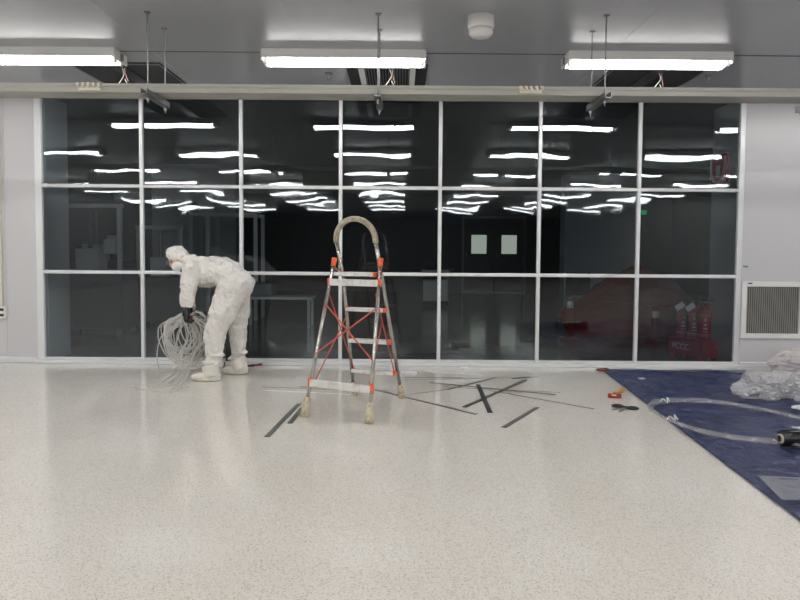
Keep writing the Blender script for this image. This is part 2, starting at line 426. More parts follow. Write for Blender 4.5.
MB().lathe([(.078,H-.08),(.078,H-.115),(.06,H-.135),(.02,H-.14)], (t.location.x,4.72,0), 32).build('sensor_head', M['whitep'], t, True)
for px, py, lab in ((329,76,'small dark sprinkler head on the ceiling left of the white-framed vent'),(709,78,'small dark sprinkler head on the ceiling near the right-hand light')):
    p = F(px, py-3, H); t = thing('sprinkler_head', lab, 'sprinkler', p, 'ceiling sprinklers')
    MB().lathe([(.035,H),(.035,H-.008),(.012,H-.01),(.012,H-.03)], (p.x,p.y,0), 16).build('rose', M['steel'], t)
    MB().lathe([(.006,H-.03),(.006,H-.045),(.02,H-.047),(.02,H-.052)], (p.x,p.y,0), 12).build('deflector', M['steel'], t)

# suspended trunking beam with its hangers
t = thing('cable_trunking','long beige cable trunking hung across the room under the ceiling','cable trunking',(0,4.85,2.205))
MB().b2((X0+.05,4.76,2.210),(X1-.05,4.97,2.262),.004).build('duct_body', M['beige'], t)
MB().b2((X0+.05,4.752,2.245),(X1-.05,4.762,2.267)).build('lid', M['beige'], t)
for px, lab in ((89,'left'),(531,'right')):
    a = P(px, 91, 4.745)
    g = MB()
    for k in range(5):
        xx = a.x+(k-2)*.035; g.tube([(xx,4.752,2.260),(xx,4.725,2.255)], .011, 10); g.tube([(xx,4.73,2.255),(xx+.01,4.72,2.233)], .006, 6)
    plabel(g.b2((a.x-.075,4.745,2.220),(a.x+.075,4.754,2.245)).build('cable_gland', M['cream'], t), 'row of small yellowish cable glands, %s group' % lab)
def hanger(pxn, lab, xoff=0):
    x = P(pxn, 92, 4.70).x
    t = thing('strut_hanger', lab, 'hanger', (x,4.86,H), 'threaded rod hangers under the ceiling')
    c = MB()
    c.b2((x-.021,4.60,2.163),(x+.021,5.06,2.167)).b2((x-.021,4.60,2.163),(x-.018,5.06,2.204)).b2((x+.018,4.60,2.163),(x+.021,5.06,2.204))
    c.build('strut_channel', M['steel'], t)
    for y in (4.68,5.02):
        rd = MB().tube([(x,y,H),(x,y,2.125)], .0045, 8).build('threaded_rod', M['steel'], t)
        for za, zb, rr in ((2.167,2.177,.011),(2.143,2.155,.011)): MB().lathe([(rr,za),(rr,zb)], (x,y,0), 6).build('nut', M['steel'], rd)
        MB().lathe([(.02,H-.008),(.02,H)], (x,y,0), 12).build('ceiling_flange', M['steel'], rd)
hanger(149,'rod hanger with steel channel at upper left, over the second window bay')
hanger(604,'rod hanger with steel channel at upper right')
hanger(829,'rod hanger with steel channel cut by the right picture edge')
hanger(378,'rod hanger in front of the middle ceiling light')

# ------------------------------------------------------------------ fittings on the front wall
a = P(5, 312, D); t = thing('wall_socket','white double socket box at the foot of the cream conduit on left wall','socket',(a.x,D,a.z-.06))
MB().b2((a.x-.09,D-.045,a.z-.06),(a.x+.03,D,a.z+.06),.005).build('box', M['whitep'], t)
for dz in (-.028,.028): MB().b2((a.x-.035,D-.048,a.z+dz-.013),(a.x+.012,D-.044,a.z+dz+.013)).build('socket_outlet', M['black'], t)
o = MB().b2((a.x-.055,D-.03,a.z+.062),(a.x-.012,D,2.69),.004).build('conduit', M['cream']); tag(o,'cream vertical cable conduit on the left wall running down to the socket','conduit')
a = P(741.5,281.5,D); b = P(801,338.5,D)
t = thing('return_air_grille','white-framed return air grille with upright louvres low on right wall','air grille',((a.x+b.x)/2,D,b.z))
x0,x1,z0,z1 = a.x,b.x,b.z,a.z
MB().b2((x0,D-.02,z0),(x1,D,z0+.05),.003).b2((x0,D-.02,z1-.05),(x1,D,z1),.003).b2((x0,D-.02,z0+.05),(x0+.05,D,z1-.05)).b2((x1-.04,D-.02,z0+.05),(x1,D,z1-.05)).build('frame', M['whitep'], t)
MB().b2((x0+.04,D-.004,z0+.04),(x1-.04,D-.001,z1-.04)).build('backing', M['dark'], t)
g = MB(); n = 25; rot = Matrix.Rotation(math.radians(35),3,'Z')
for k in range(n):
    xx = x0+.058+(x1-x0-.105)*k/(n-1); g.box((xx,D-.012,(z0+z1)/2),(.0055,.012,z1-z0-.1),rot)
g.build('louvre', M['greyl'], t)
MB().b2((x0+.055,D-.023,z1-.024),(x0+.10,D-.019,z1-.010)).build('maker_tag', M['blue'], t)
p = P(745.5,266.5,D); tag(MB().box((p.x+.0,D-.002,p.z),(.05,.003,.02)).build('sticker', mat('green_sticker',(.1,.3,.22),.5)),'tiny green sticker on the right wall above the air grille','sticker')

# ------------------------------------------------------------------ stepladder
axd = Vector((.332,.943,0)).normalized(); wd = Vector((.943,-.332,0))
mid0 = Vector((-.42,4.56,0)); midT = Vector((-.302,4.92,1.035))*S       # near frame
far0 = Vector((-.17,5.27,0)); farP = Vector((-.268,4.97,.93))*S; farT = Vector((-.29,4.88,1.20))
t = thing('step_ladder','aluminium folding stepladder with orange joints and taped hoop handle','stepladder',(-.3,4.9,0))
nl0, nr0 = F(304,417), F(369,424); nlT = midT - wd*.185; nrT = midT + wd*.185
fl0, fr0 = F(354,395), F(402,398)
flP, frP = farP - wd*.155, farP + wd*.155
def lerp(a,b,z): k = (z-a.z)/(b.z-a.z); return a+(b-a)*k
for a_, b_ in ((nl0,nlT),(nr0,nrT)):
    lg = MB().tube([lerp(a_,b_,.03), b_], .0135, 12).build('support_leg', M['tube'], t, True)
    MB().tube([a_, lerp(a_,b_,.03), lerp(a_,b_,.115), lerp(a_,b_,.13)], [.030,.029,.023,.018], 12).build('rubber_foot', M['rubber'], lg, True)
    MB().tube([lerp(a_,b_,1.04), lerp(a_,b_,1.10)], [.018,.021], 10).build('orange_cap', M['orange'], lg, True)
# hoop rail
hoop = []
up = Vector((-.02,-.075,.40)).normalized()
base_l, base_r = farP - wd*.162, farP + wd*.146
n0 = 14; zc = .265
cl = base_l + up*zc - wd*.0; cr = base_r + up*zc
ctr = (cl+cr)/2 - wd*.030; hw = (cr-cl).length/2
arc = [ctr - wd*hw*1.02*math.cos(PI*k/n0) + up*(math.sin(PI*k/n0)*.158) for k in range(n0+1)]
MB().tube([lerp(fl0,flP,.03), flP, base_l+up*.02, arc[0]], .014, 12).build('rail', M['tube'], t, True)
MB().tube([lerp(fr0,frP,.03), frP, base_r+up*.02, arc[-1]], .014, 12).build('rail', M['tube'], t, True)
MB().tube([arc[0]-up*.02]+arc+[arc[-1]-up*.02], .0215, 14).build('hoop_handle', M['foam'], t, True)
for a_, b_ in ((fl0,flP),(fr0,frP)):
    MB().tube([a_, lerp(a_,b_,.03), lerp(a_,b_,.10), lerp(a_,b_,.115)], [.029,.028,.023,.018], 12).build('rubber_foot', M['rubber'], t, True)
# steps on the far frame
for z, dd in ((.215,.10),(.462,.10),(.712,.095),(.985,.20)):
    l, r = lerp(fl0,flP,z), lerp(fr0,frP,z); w = wd
    c = (l+r)/2 - axd*(dd*.15 if z < .8 else .05); L = (r-l).length-.03
    R3 = Matrix((wd, axd, Vector((0,0,1)))).transposed()
    st = MB().box(c,(L,dd,.026),R3,.004).build('step', M['steptread'], t)
    for sx in (-1,1):
        MB().box(c+wd*sx*(L/2-.004),(.022 if sx < 0 else .034,dd*.5 if sx < 0 else dd*.9,.032),R3,.005).build('step_bracket', M['orange'], st)
# flat rungs on the near frame
for z, hh in ((.925,.048),(.215,.052)):
    l, r = lerp(nl0,nlT,z), lerp(nr0,nrT,z)
    if z < .5: l = l + Vector((0,0,.01)); 
    rg = MB().bar(l-axd*.004, r-axd*.004, .03, hh, bev=.004).build('cross_rung', M['steptread'], t)
    for q in (l, r):
        MB().tube([q-Vector((0,0,hh*.55)), q+Vector((0,0,hh*.6))], .0195, 10).build('orange_clamp', M['orange'], rg, True)
def rod(p,q,m='orangerod',r=.0045): MB().tube([p,q], r, 8).build('brace_rod', M[m], t, True)
off = -axd*.012
rod(lerp(nl0,nlT,.77)+off, lerp(nr0,nrT,.40)+off, r=.0055); rod(lerp(nl0,nlT,.42)+off*1.8, lerp(nr0,nrT,.75)+off*1.8, r=.0055)
rod(lerp(nl0,nlT,.235)+wd*.03, lerp(fl0,flP,.66)); rod(lerp(nr0,nrT,.235)-wd*.02, lerp(fr0,frP,.62)-wd*.06)
rod(lerp(fr0,frP,.22)-wd*.03, lerp(nr0,nrT,.85)-wd*.02); rod(lerp(nl0,nlT,.86), lerp(fl0,flP,.22)+wd*.02)
MB().tube([nlT-Vector((0,0,.06)), flP+up*.03], .009, 8).build('hinge', M['tube'], t); MB().tube([nrT-Vector((0,0,.06)), frP+up*.03], .009, 8).build('hinge', M['tube'], t)
cc = (lerp(nr0,nrT,.985)); MB().box(cc-wd*.03+axd*.03,(.07,.05,.03),R3,.008).build('platform_lock', M['redpl'], t)

# ------------------------------------------------------------------ person in coverall
DM = 6.10*S
def Q(px, py, dep): return P(px, py, dep*S)
t = thing('person','person in white hooded coverall and black gloves bending over a tangle of tubing','person',(Q(222,378,6.1).x,DM,0))
hn, hf = Q(233,287,6.00), Q(238,287,6.20)
kn, kf = Q(215.5,331,5.95), Q(238,333,6.24)
an, af = Q(213.5,364,5.94), Q(238.5,360,6.27)
sn, sf = Q(192,269,5.94), Q(191,268,6.27)
en, ef = Q(188,291,5.90), Q(188,291,6.30)
wn, wf = Q(187,308,5.90), Q(190,309,6.20)
spine = [Q(238,286,6.1),Q(231,277,6.1),Q(220,272,6.1),Q(208,271,6.1),Q(197,269,6.1),Q(190,265,6.1)]
headc = Q(179,258,6.1)
fdir = ((Q(170,267.5,6.1)-headc).normalized()+Vector((0,-.55,0))).normalized()      # face looks down-left
nd = (Vector((0,1,0))-fdir*fdir.y).normalized(); crown = nd.cross(fdir); crown = crown if crown.z > 0 else -crown
RH = Matrix((fdir, nd, crown)).transposed()
# body under the clothes: one continuous figure
b = MB()
b.tube([spine[0],spine[2],spine[4],spine[5]],[(.13,.10),(.12,.09),(.15,.09),(.07,.06)],16)
for h_,k_,a_ in ((hn,kn,an),(hf,kf,af)):
    b.tube([h_,h_.lerp(k_,.5),k_,k_.lerp(a_,.35),a_,Vector((a_.x,a_.y,.06))],[.085,.075,.055,.052,.035,.032],14)
    b.ell((a_.x-.05,a_.y,.045),(.09,.035,.026))
for s_,e_,w_ in ((sn,en,wn),(sf,ef,wf)):
    b.tube([s_,e_,w_],[.05,.04,.028],12); b.ell(s_,(.05,.05,.05))
b.ell(headc,(.092,.075,.105),RH); b.tube([spine[5],headc-crown*.03],[.055,.055],12)
b.ell(headc+fdir*.03-crown*.055,(.055,.05,.05),RH)                 # jaw
b.ell(headc+fdir*.098-crown*.012,(.018,.013,.024),RH,2)            # nose
b.ell(headc+fdir*.082-crown*.055,(.014,.024,.008),RH,2)            # lips
for sy in (-1,1): b.ell(headc+nd*sy*.070-crown*.005,(.018,.010,.03),RH,2)   # ears
body = b.build('body', M['skin'], t); blob(body,.007,2)
for sy in (-1,1):
    e_ = MB().ell(headc+fdir*.083+nd*sy*.03+crown*.012,(.012,.014,.009),RH,2).build('eye', M['black'], t, True)
# coverall with hood
b = MB()
b.tube(spine,[(.16,.135),(.175,.15),(.185,.148),(.195,.143),(.185,.125),(.11,.095)],24)
b.ell(Q(241,285,6.1),(.125,.17,.145)); b.ell(Q(207,277,6.1),(.12,.17,.105))
for h_,k_,a_,rr in ((hn,kn,an,(.140,.132,.106,.092,.078,.088)),(hf,kf,af,(.13,.11,.09,.08,.072,.08))):
    b.tube([h_,h_.lerp(k_,.5),k_,k_.lerp(a_,.4),k_.lerp(a_,.8),a_-Vector((0,0,.015))],[(r_*.9,r_) for r_ in rr],20); b.ell(h_,(.125,.11,.13))
    b.ell(k_.lerp(a_,.93)+Vector((-.012,0,0)),(.098,.088,.035))     # trouser bunching at the ankle
    b.ell(k_.lerp(a_,.72)+Vector((.012,0,0)),(.090,.085,.03))
for s_,e_,w_ in ((sn,en,wn),(sf,ef,wf)):
    b.ell(s_,(.09,.085,.09)); b.tube([s_,s_.lerp(e_,.5),e_,e_.lerp(w_,.6),w_],[.088,.085,.076,.068,.056],18)
    b.ell(s_.lerp(e_,.82)+Vector((-.012,0,0)),(.083,.075,.022))
b.ell(headc-fdir*.008+crown*.006,(.100,.094,.122),RH); b.tube([spine[4],spine[5]+crown*.005,headc-fdir*.05-crown*.05],[.11,.10,.088],16)
b.ell(headc+crown*.085+fdir*.02,(.06,.06,.045),RH)
suit = b.build('coverall', M['suit'], t); blob(suit,.008,4,(.10,.03,.13,.034))
# open the hood at the face
bm = bmesh.new(); bm.from_mesh(suit.data)
def inface(f):
    q = f.calc_center_median()-headc
    return q.dot(fdir) > .045 and (q.dot(nd)/.062)**2 + ((q.dot(crown)+.025)/.078)**2 < 1
bmesh.ops.delete(bm, geom=[f for f in bm.faces if inface(f)], context='FACES'); bm.to_mesh(suit.data); bm.free()
b = MB(); b.ell(headc+fdir*.058-crown*.045,(.058,.062,.05),RH); mk = b.build('face_mask', M['mask'], t, True)
b = MB(); b.tube([headc+fdir*.088+crown*.018+nd*.06, headc+fdir*.107+crown*.018, headc+fdir*.088+crown*.018-nd*.06],[(.022,.012)]*3,12); b.build('goggles', M['clearfilm'], t, True)
MB().box(headc+fdir*.055-crown*.10,(.05,.06,.02),RH,.006).build('chin_strap', M['bluemask'], t)
# overshoes
for (toe,heel,y,ank) in ((F(190.5,381).x,F(221.5,381).x,F(205,381).y,an),(F(224,373).x,F(250,373).x,F(238,374).y,af)):
    b = MB(); L = heel-toe
    b.ell((heel-L*.30,y,.050),(L*.29,.052,.046)); b.ell((toe+L*.32,y,.038),(L*.32,.052,.034)); b.ell(((toe+heel)/2,y,.016),(L*.5,.05,.016))
    b.tube([(heel-L*.3,y,.05),(ank.x,y,.14)],[.07,.074],16)
    sh = b.build('overshoe', M['bootie'], t); blob(sh,.006,3,(.05,.006))
    for v in sh.data.vertices:
        if v.co.z < .006: v.co.z = .001
# gloved hands: palm, four fingers, thumb closed on the coil
def hand(w, down, palm_n, sgn):
    dn = down.normalized(); pn = palm_n.normalized(); sd = dn.cross(pn).normalized()
    b = MB(); b.tube([w-dn*.03, w+dn*.02, w+dn*.09],[(.032,.026),(.042,.022),(.046,.019)],12)
    for k, ln in enumerate((.072,.082,.077,.060)):
        r0 = w+dn*.085+sd*(k-1.5)*.023
        p1 = r0+dn*ln*.45+pn*.008; p2 = p1+dn*ln*.18+pn*ln*.34; p3 = p2-dn*ln*.18+pn*ln*.22
        b.tube([r0-dn*.02,r0,p1,p2,p3],[.0115,.0115,.0105,.0095,.008],8)
    th = w+dn*.03-sd*.034*sgn
    b.tube([w+dn*.015-sd*.01*sgn,th,th+dn*.035-sd*.018*sgn+pn*.012,th+dn*.06-sd*.006*sgn+pn*.032],[.016,.0145,.012,.009],8)
    g = b.build('glove', M['glove'], t); blob(g,.004,2)
hand(wn, Vector((.06,.03,-1)), Vector((.3,1,0)), 1); hand(wf, Vector((.05,-.05,-1)), Vector((.3,-1,0)), -1)
MB().bar(Q(192,315,5.88), Q(192.5,319,5.88), .008, .008).build('red_wrist_tab', M['redpl'], t)

# tangle of tubing held in the hands
rnd = random.Random(23)
b = MB()
for k in range(26):
    dep = 6.06+rnd.uniform(-.06,.16); hold = Q(189+rnd.uniform(-4,4), 314+rnd.uniform(-3,5), 6.0+rnd.uniform(-.02,.08))
    R_ = rnd.uniform(13,24); cx = 187+rnd.uniform(-13,10); cy = 318+R_*rnd.uniform(.55,1.15)+rnd.uniform(-2,10); el = rnd.uniform(.9,1.35); tl = rnd.uniform(-.5,.5)
    pts = []
    for j in range(12):
        a_ = 2*PI*j/12; u_, v_ = R_*math.sin(a_)*.9, -R_*el*math.cos(a_)
        x_ = cx+u_*math.cos(tl)-v_*math.sin(tl)+rnd.uniform(-1.6,1.6); y_ = cy+u_*math.sin(tl)+v_*math.cos(tl)+rnd.uniform(-1.6,1.6)
        q = Q(max(152.5,min(217,x_)), max(301,min(372,y_)), dep+.06*math.sin(a_+k))
        if j in (0,) : q = q.lerp(hold,.75)
        pts.append(q)
    b.tube(spline(pts,6,True), .0052, 6, closed=True)
for k in range(10):     # loose ends sweeping to the floor
    dep = 6.02+rnd.uniform(-.05,.15); x0_ = rnd.uniform(180,206)
    e1 = F(rnd.uniform(144,180), rnd.uniform(384,392), .012)
    m_ = Q(x0_-rnd.uniform(2,10), rnd.uniform(345,358), dep)
    b.tube(spline([Q(x0_,rnd.uniform(318,330),dep), Q(x0_+2,338,dep), m_, (m_+e1)/2+Vector((.02,0,-.05)), e1, e1+Vector((rnd.uniform(-.25,.2),rnd.uniform(-.06,.03),0))],7), .0048, 6)
ring = [F(150+30*(.5+.5*math.cos(a_*PI/8)), 388+4*math.sin(a_*PI/8), .012) for a_ in range(16)]
b.tube(ring,.0045,6,closed=True)
o = b.build('tubing_coil', M['tubing'], None, True); tag(o,'loose tangle of translucent white tubing hanging from the gloved hands to the floor','tubing')
tag(MB().tube(spline([Q(225,362,6.33),F(224,369,.03),F(227,373,.008),F(234,371,.008),F(240,366.5,.008),F(246,364.5,.008)],8), .006, 8).build('power_cord', M['black'], None, True),'thin black cord curving on the floor between the overshoes','cord')
pb = F(232,364); t = thing('tool_pouch','black tool bag standing in shadow between the legs of the bending person','bag',pb)
MB().b2((pb.x-.06,pb.y-.04,0),(pb.x+.06,pb.y+.04,.24),.02).build('bag_body', M['black'], t); MB().b2((pb.x-.065,pb.y-.05,.17),(pb.x+.065,pb.y-.03,.25),.006).build('flap', M['blackstrip'], t)
t = thing('pliers','red-handled pliers lying on the floor by the window sill','pliers',F(256,366))
a_,b_ = F(247,366,.012),F(263,364,.012); j_ = F(254,365.3,.012)
MB().tube([a_,j_],[.008,.013],8).build('jaw', M['black'], t)
for dy_ in (-.02,.02): MB().tube(spline([j_,(j_+b_)/2+Vector((0,dy_,0)),b_+Vector((0,dy_*1.6,0))],5), .009, 8).build('handle', M['redpl'] if dy_<0 else M['black'], t, True)

# ------------------------------------------------------------------ strips on the floor
def strip(p, q, w, mt, lab, z=0.0, th=.003):
    p, q = F(*p), F(*q); p.z = q.z = z+th/2+.0005
    tag(MB().bar(p,q,w,th).build('floor_strip', M[mt]), lab, 'strip', 'offcut strips on the floor')
strip((299,404),(267,437),.036,'grey','longer dark strip left of the ladder feet')
strip((302,408),(290,423.5),.036,'grey','short dark strip touching the left ladder foot')
strip((525.6,380.4),(464.4,407.6),.036,'grey','dark strip forming the long arm of the X',.004)
strip((478,385.6),(490,413.6),.036,'blackstrip','black strip forming the short arm of the X',.008)
strip((537,407.6),(504,427.6),.036,'grey','dark strip nearest the camera, lying apart right of the X')
strip((373,389.5),(476.4,414.4),.028,'grey','long grey strip running from under the ladder toward the X')
strip((496,378),(448,390),.02,'grey','dark thin strip crossing others behind the X',.004)
strip((449,389),(408,395),.018,'greyl','thin pale strip pointing at the right rear ladder foot')
strip((430,384),(556,396.4),.022,'grey','long grey strip passing behind the X to the right',.012)
strip((446,388),(560,393.5),.012,'greyl','thin strip lying just behind the long grey strip',.008)
strip((490,391),(594,409.5),.012,'greyl','thin pale strip reaching furthest right on the floor',.004)
strip((404,380),(538,377),.02,'greyl','long thin strip parallel to the window sill, rear one')
strip((404,377.5),(462,378),.012,'grey','thin dark strip just behind the long rear strip')
strip((512,379.3),(530,377.6),.02,'blackstrip','short dark offcut at the right end of the rear strips',.004)
strip((262,387),(356,390.5),.018,'greyl','upper of two long strips passing under the ladder')
strip((262,390.5),(356,395),.024,'whitep','lower, whiter strip passing under the ladder')
strip((300,387.5),(372,389),.012,'grey','thin dark strip behind the two under the ladder',.004)
strip((425,371.5),(482,375.5),.02,'whitep','white strip near the sill right of the ladder')
for (p,q,lab) in (((401,373),(417,373.5),'white scrap on the floor beside the right rear ladder rail'),((461,369),(468,369),'small white scrap by the window sill behind the strips')):
    a_,b_ = F(*p),F(*q); tag(MB().bar(a_+Vector((0,0,.008)),b_+Vector((0,0,.008)),.06,.014,bev=.004).build('paper_scrap', M['paper']),lab,'scrap')

# ------------------------------------------------------------------ blue tarpaulin and things on it
TL, BL = F(601,370), F(826,542)
TR, BR = Vector((5.6, TL.y-.02, 0)), Vector((5.6, BL.y-.3, 0))
bm = MB(); NX, NY = 150, 130; grid = []
for j in range(NY+1):
    row = []
    for i in range(NX+1):
        u, v = (i/NX)**1.15, j/NY
        p = TL.lerp(BL,v).lerp(TR.lerp(BR,v),u)
        nv = noise.noise(Vector((p.x*1.6,p.y*3.2,0)))*.5 + noise.noise(Vector((p.x*5,p.y*8,3)))*.28
        rd_ = max(0, 1-abs(noise.noise(Vector((p.x*1.1+p.y*.7,p.y*2.4,9))))*7)
        e_ = min(1, min(v*NY,u*NX+.3,(1-v)*NY)/6)
        p.z = .004 + max(0,.012+nv*.024)*(.35+.65*e_) + rd_*.020*e_
        p.y += noise.noise(Vector((p.x*2.5,v*3,1)))*.035*(1 if j == 0 else .3)
        row.append(bm.bm.verts.new(p))
    grid.append(row)
for j in range(NY):
    for i in range(NX): bm.bm.faces.new((grid[j][i],grid[j][i+1],grid[j+1][i+1],grid[j+1][i]))
tarp = bm.build('tarpaulin', M['tarp'], None, True); tag(tarp,'dark blue wrinkled tarpaulin spread over the floor at right','tarpaulin')
sd = tarp.modifiers.new('thick','SOLIDIFY'); sd.thickness = .003; sd.offset = 1; 
b = MB()
a_ = F(601,370,.012); b.ell(a_+Vector((.0,0,.004)),(.05,.03,.014)); b.ell(a_+Vector((.045,.01,.006)),(.035,.03,.016))
tag(b.build('cloth_scrap', M['brown'], None, True),'small brown cloth bit on the far left corner of the tarpaulin','scrap')
p = F(641.5,378.5,.03); tag(MB().box(p,(.05,.04,.008),Matrix.Rotation(.4,3,'Z'),.002).build('paper_scrap', M['paper']),'tiny white scrap lying on the far part of the tarpaulin','scrap')

def crumple(name, c, r, m, seed, lab, cat='plastic bag', sub=5, amp=.34, grp=None):
    b = MB(); b.ell((0,0,0),(1,1,1),None,sub); off_ = Vector((seed*3.7,seed*1.3,seed))
    for v in b.bm.verts:
        q = v.co.copy(); nn = q.normalized()
        d = noise.noise(nn*1.6+off_)*amp*1.1
        d += (.5-abs(noise.noise(nn*3.6+off_*2)))*amp*.55 + (.5-abs(noise.noise(nn*8+off_)))*amp*.35 + (.5-abs(noise.noise(nn*17+off_)))*amp*.30 + (.5-abs(noise.noise(nn*31+off_)))*amp*.18
        k = 1+d-.12*amp
        v.co = Vector((nn.x*r[0]*k, nn.y*r[1]*k, nn.z*r[2]*k))
        if v.co.z < -r[2]*.7: v.co.z = -r[2]*.7
    o = b.build(name, m, None, not name.startswith('plastic')); o.location = (c[0],c[1],r[2]*.7+c[2]); tag(o,lab,cat,grp); return o
g_ = 'crumpled plastic bags on the tarpaulin'
p = F(765,400); crumple('plastic_bag',(p.x,p.y-.02,.03),(.21,.15,.12),M['bag'],1,'clear crumpled plastic bag, leftmost of the heap on the tarpaulin',grp=g_)
p = F(800,402); crumple('plastic_bag',(p.x+.05,p.y-.10,.03),(.19,.15,.15),M['bag'],2,'clear crumpled plastic bag at the right picture edge, in front of the pinkish one',grp=g_)
p = F(802,376); crumple('plastic_bag',(p.x+.02,p.y-.03,.03),(.33,.15,.13),M['bagw'],3,'whitish pink plastic bag nearest the wall, under the air grille',grp=g_)
p = F(800,414); tag(MB().box((p.x+.03,p.y,.05),(.16,.10,.018),Matrix.Rotation(.5,3,'Z'),.005).build('folded_sheet', M['paper']),'folded white sheet on the tarpaulin at right edge in front of the bags','sheet')
# clear hose loop
path = [(815,446),(782,442),(740,438),(700,430.5),(672,421),(655,412),(650,405),(662,401),(700,400.5),(740,405),(775,412),(812,421)]
b = MB()
for k in range(4):
    dz = .050+.008*(k % 2); oy = (k-1.5)*.034
    b.tube(spline([F(x_,y_,dz)+Vector((noise.noise(Vector((i*.9,k*2.0,0)))*.02,oy+noise.noise(Vector((i*.7,k*3.0,5)))*.02,0)) for i,(x_,y_) in enumerate(path)],8), .0075, 7)
tag(b.build('hose_loop', M['clearfilm'], None, True),'wide loop of clear flat hose lying on the tarpaulin','hose')
b = MB()
for (x_,y_) in ((664,402),(671,420)):
    q = F(x_,y_,.05); b.tube(spline([q+Vector((-.03,0,0)),q+Vector((0,.02,.02)),q+Vector((.02,-.02,.0)),q+Vector((.03,.02,.03)),q+Vector((.045,0,.0))],5), .004, 6)
tag(b.build('white_tie', M['paper'], None, True),'pair of white ties knotted round the clear hose loop','tie')
# black film roll
p = F(782,447,.03); ax = Vector((1,.04,0)).normalized(); c0 = Vector((p.x,p.y+.01,.03+.048)); R = Matrix((ax,Vector((0,0,1)).cross(ax),Vector((0,0,1)))).transposed()
t = thing('film_roll','roll of black stretch film on a cardboard core at right edge','roll',c0-Vector((0,0,.048)))
MB().tube([c0,c0+ax*.46],.048,32).build('film', M['stretch'], t, True)
b = MB(); b.tube([c0-ax*.012,c0+ax*.47],.028,24); core = b.build('core', M['card'], t, True)
MB().tube([c0-ax*.0135,c0-ax*.011],.020,24).build('core_hole', M['dark'], core)
q = c0+ax*.12; tag(MB().box(q+Vector((.12,.03,.054)),(.26,.12,.006),Matrix.Rotation(.1,3,'Z')@Matrix.Rotation(-.12,3,'X')).build('folded_sheet', M['paper']),'white sheet resting on top of the black film roll','sheet')
# clear plastic sheet near front right
b = MB(); poly = [(758,476),(800,478),(860,482),(860,500),(782,500)]
vs_ = [F(x_,y_,.034) for x_,y_ in poly]; f_ = [b.bm.verts.new(v) for v in vs_]; f2 = [b.bm.verts.new(v+Vector((0,0,.003))) for v in vs_]
b.bm.faces.new(f_); b.bm.faces.new(f2[::-1])
for k in range(5): b.bm.faces.new((f_[k],f_[(k+1)%5],f2[(k+1)%5],f2[k]))
tag(b.build('plastic_sheet', film('pale_film',(.6,.62,.66),.35,.2,.1)),'pale clear plastic sheet lying flat on the near part of the tarpaulin','plastic sheet')
# scissors
t = thing('scissors','black-handled scissors lying open on the floor left of the tarpaulin','scissors',F(622,409))
pv = F(626,407.5,.008)
for (bx,by,hx,hy) in ((613,409.5,634,408),(614,406.5,618,405)):
    pass
for e_ in (F(612,409.8,.008),F(619,411.5,.008)): MB().bar(pv,e_,.014,.003).build('blade', M['steel'], t)
for (hx,hy) in ((617.5,405.8),(632.5,408)):
    c_ = F(hx,hy,.010); r_ = .030
    b = MB(); b.tube([c_+Vector((math.cos(a*PI/8)*r_*1.25,math.sin(a*PI/8)*r_,0)) for a in range(16)],.009,8,closed=True)
    b.tube([pv,c_+(pv-c_).normalized()*r_],.010,8); b.build('handle', M['black'], t, True)
t = thing('tape_knife','red box cutter with ochre handle lying at the tarpaulin edge','knife',F(614,395))
MB().bar(F(608,395.5,.018),F(621,396,.018),.045,.034,bev=.006).build('red_body', M['redpl'], t)
MB().bar(F(615,393.5,.03),F(624,389.5,.03),.04,.03,bev=.01).build('handle', M['wood'], t)
MB().bar(F(612,395,.037),F(616,395.5,.037),.02,.004).build('label_patch', M['paper'], t)

# ------------------------------------------------------------------ things seen through the glass
# fire extinguishers on their red stand
bx = Vector((3.15,7.47,0)); RZ = Matrix.Rotation(math.radians(-65),3,'Z')
t = thing('extinguisher_stand','red metal stand box holding three fire extinguishers behind the glass','stand',bx)
MB().box(bx+Vector((0,0,.15)),(.46,.24,.18),RZ,.006).build('box', M['red'], t)
for sx in (-1,1):
    for sy in (-1,1): MB().box(bx+RZ@Vector((sx*.19,sy*.09,.032)),(.05,.04,.064),RZ).build('foot', M['red'], t)
tx = bpy.data.curves.new('lettering','FONT'); tx.body = 'PCCC'; tx.size = .085; tx.align_x = 'CENTER'; tx.align_y = 'CENTER'; tx.extrude = .001
to = bpy.data.objects.new('lettering', tx); C.objects.link(to)
bpy.context.view_layer.update(); me = bpy.data.meshes.new_from_object(to.evaluated_get(bpy.context.evaluated_depsgraph_get())); bpy.data.objects.remove(to)
lt = bpy.data.objects.new('lettering', me); C.objects.link(lt); me.materials.append(M['paper'])
nrm = RZ@Vector((0,-1,0)); ctrp = bx+Vector((0,0,.155))+nrm*.122-RZ@Vector((.06,0,0))
xa = RZ@Vector((1,0,0))
me.transform(Matrix.Translation(ctrp)@Matrix((xa,Vector((0,0,1)),nrm)).transposed().to_4x4()); lt.parent = t; lt.matrix_parent_inverse = Matrix.Translation(bx).inverted()
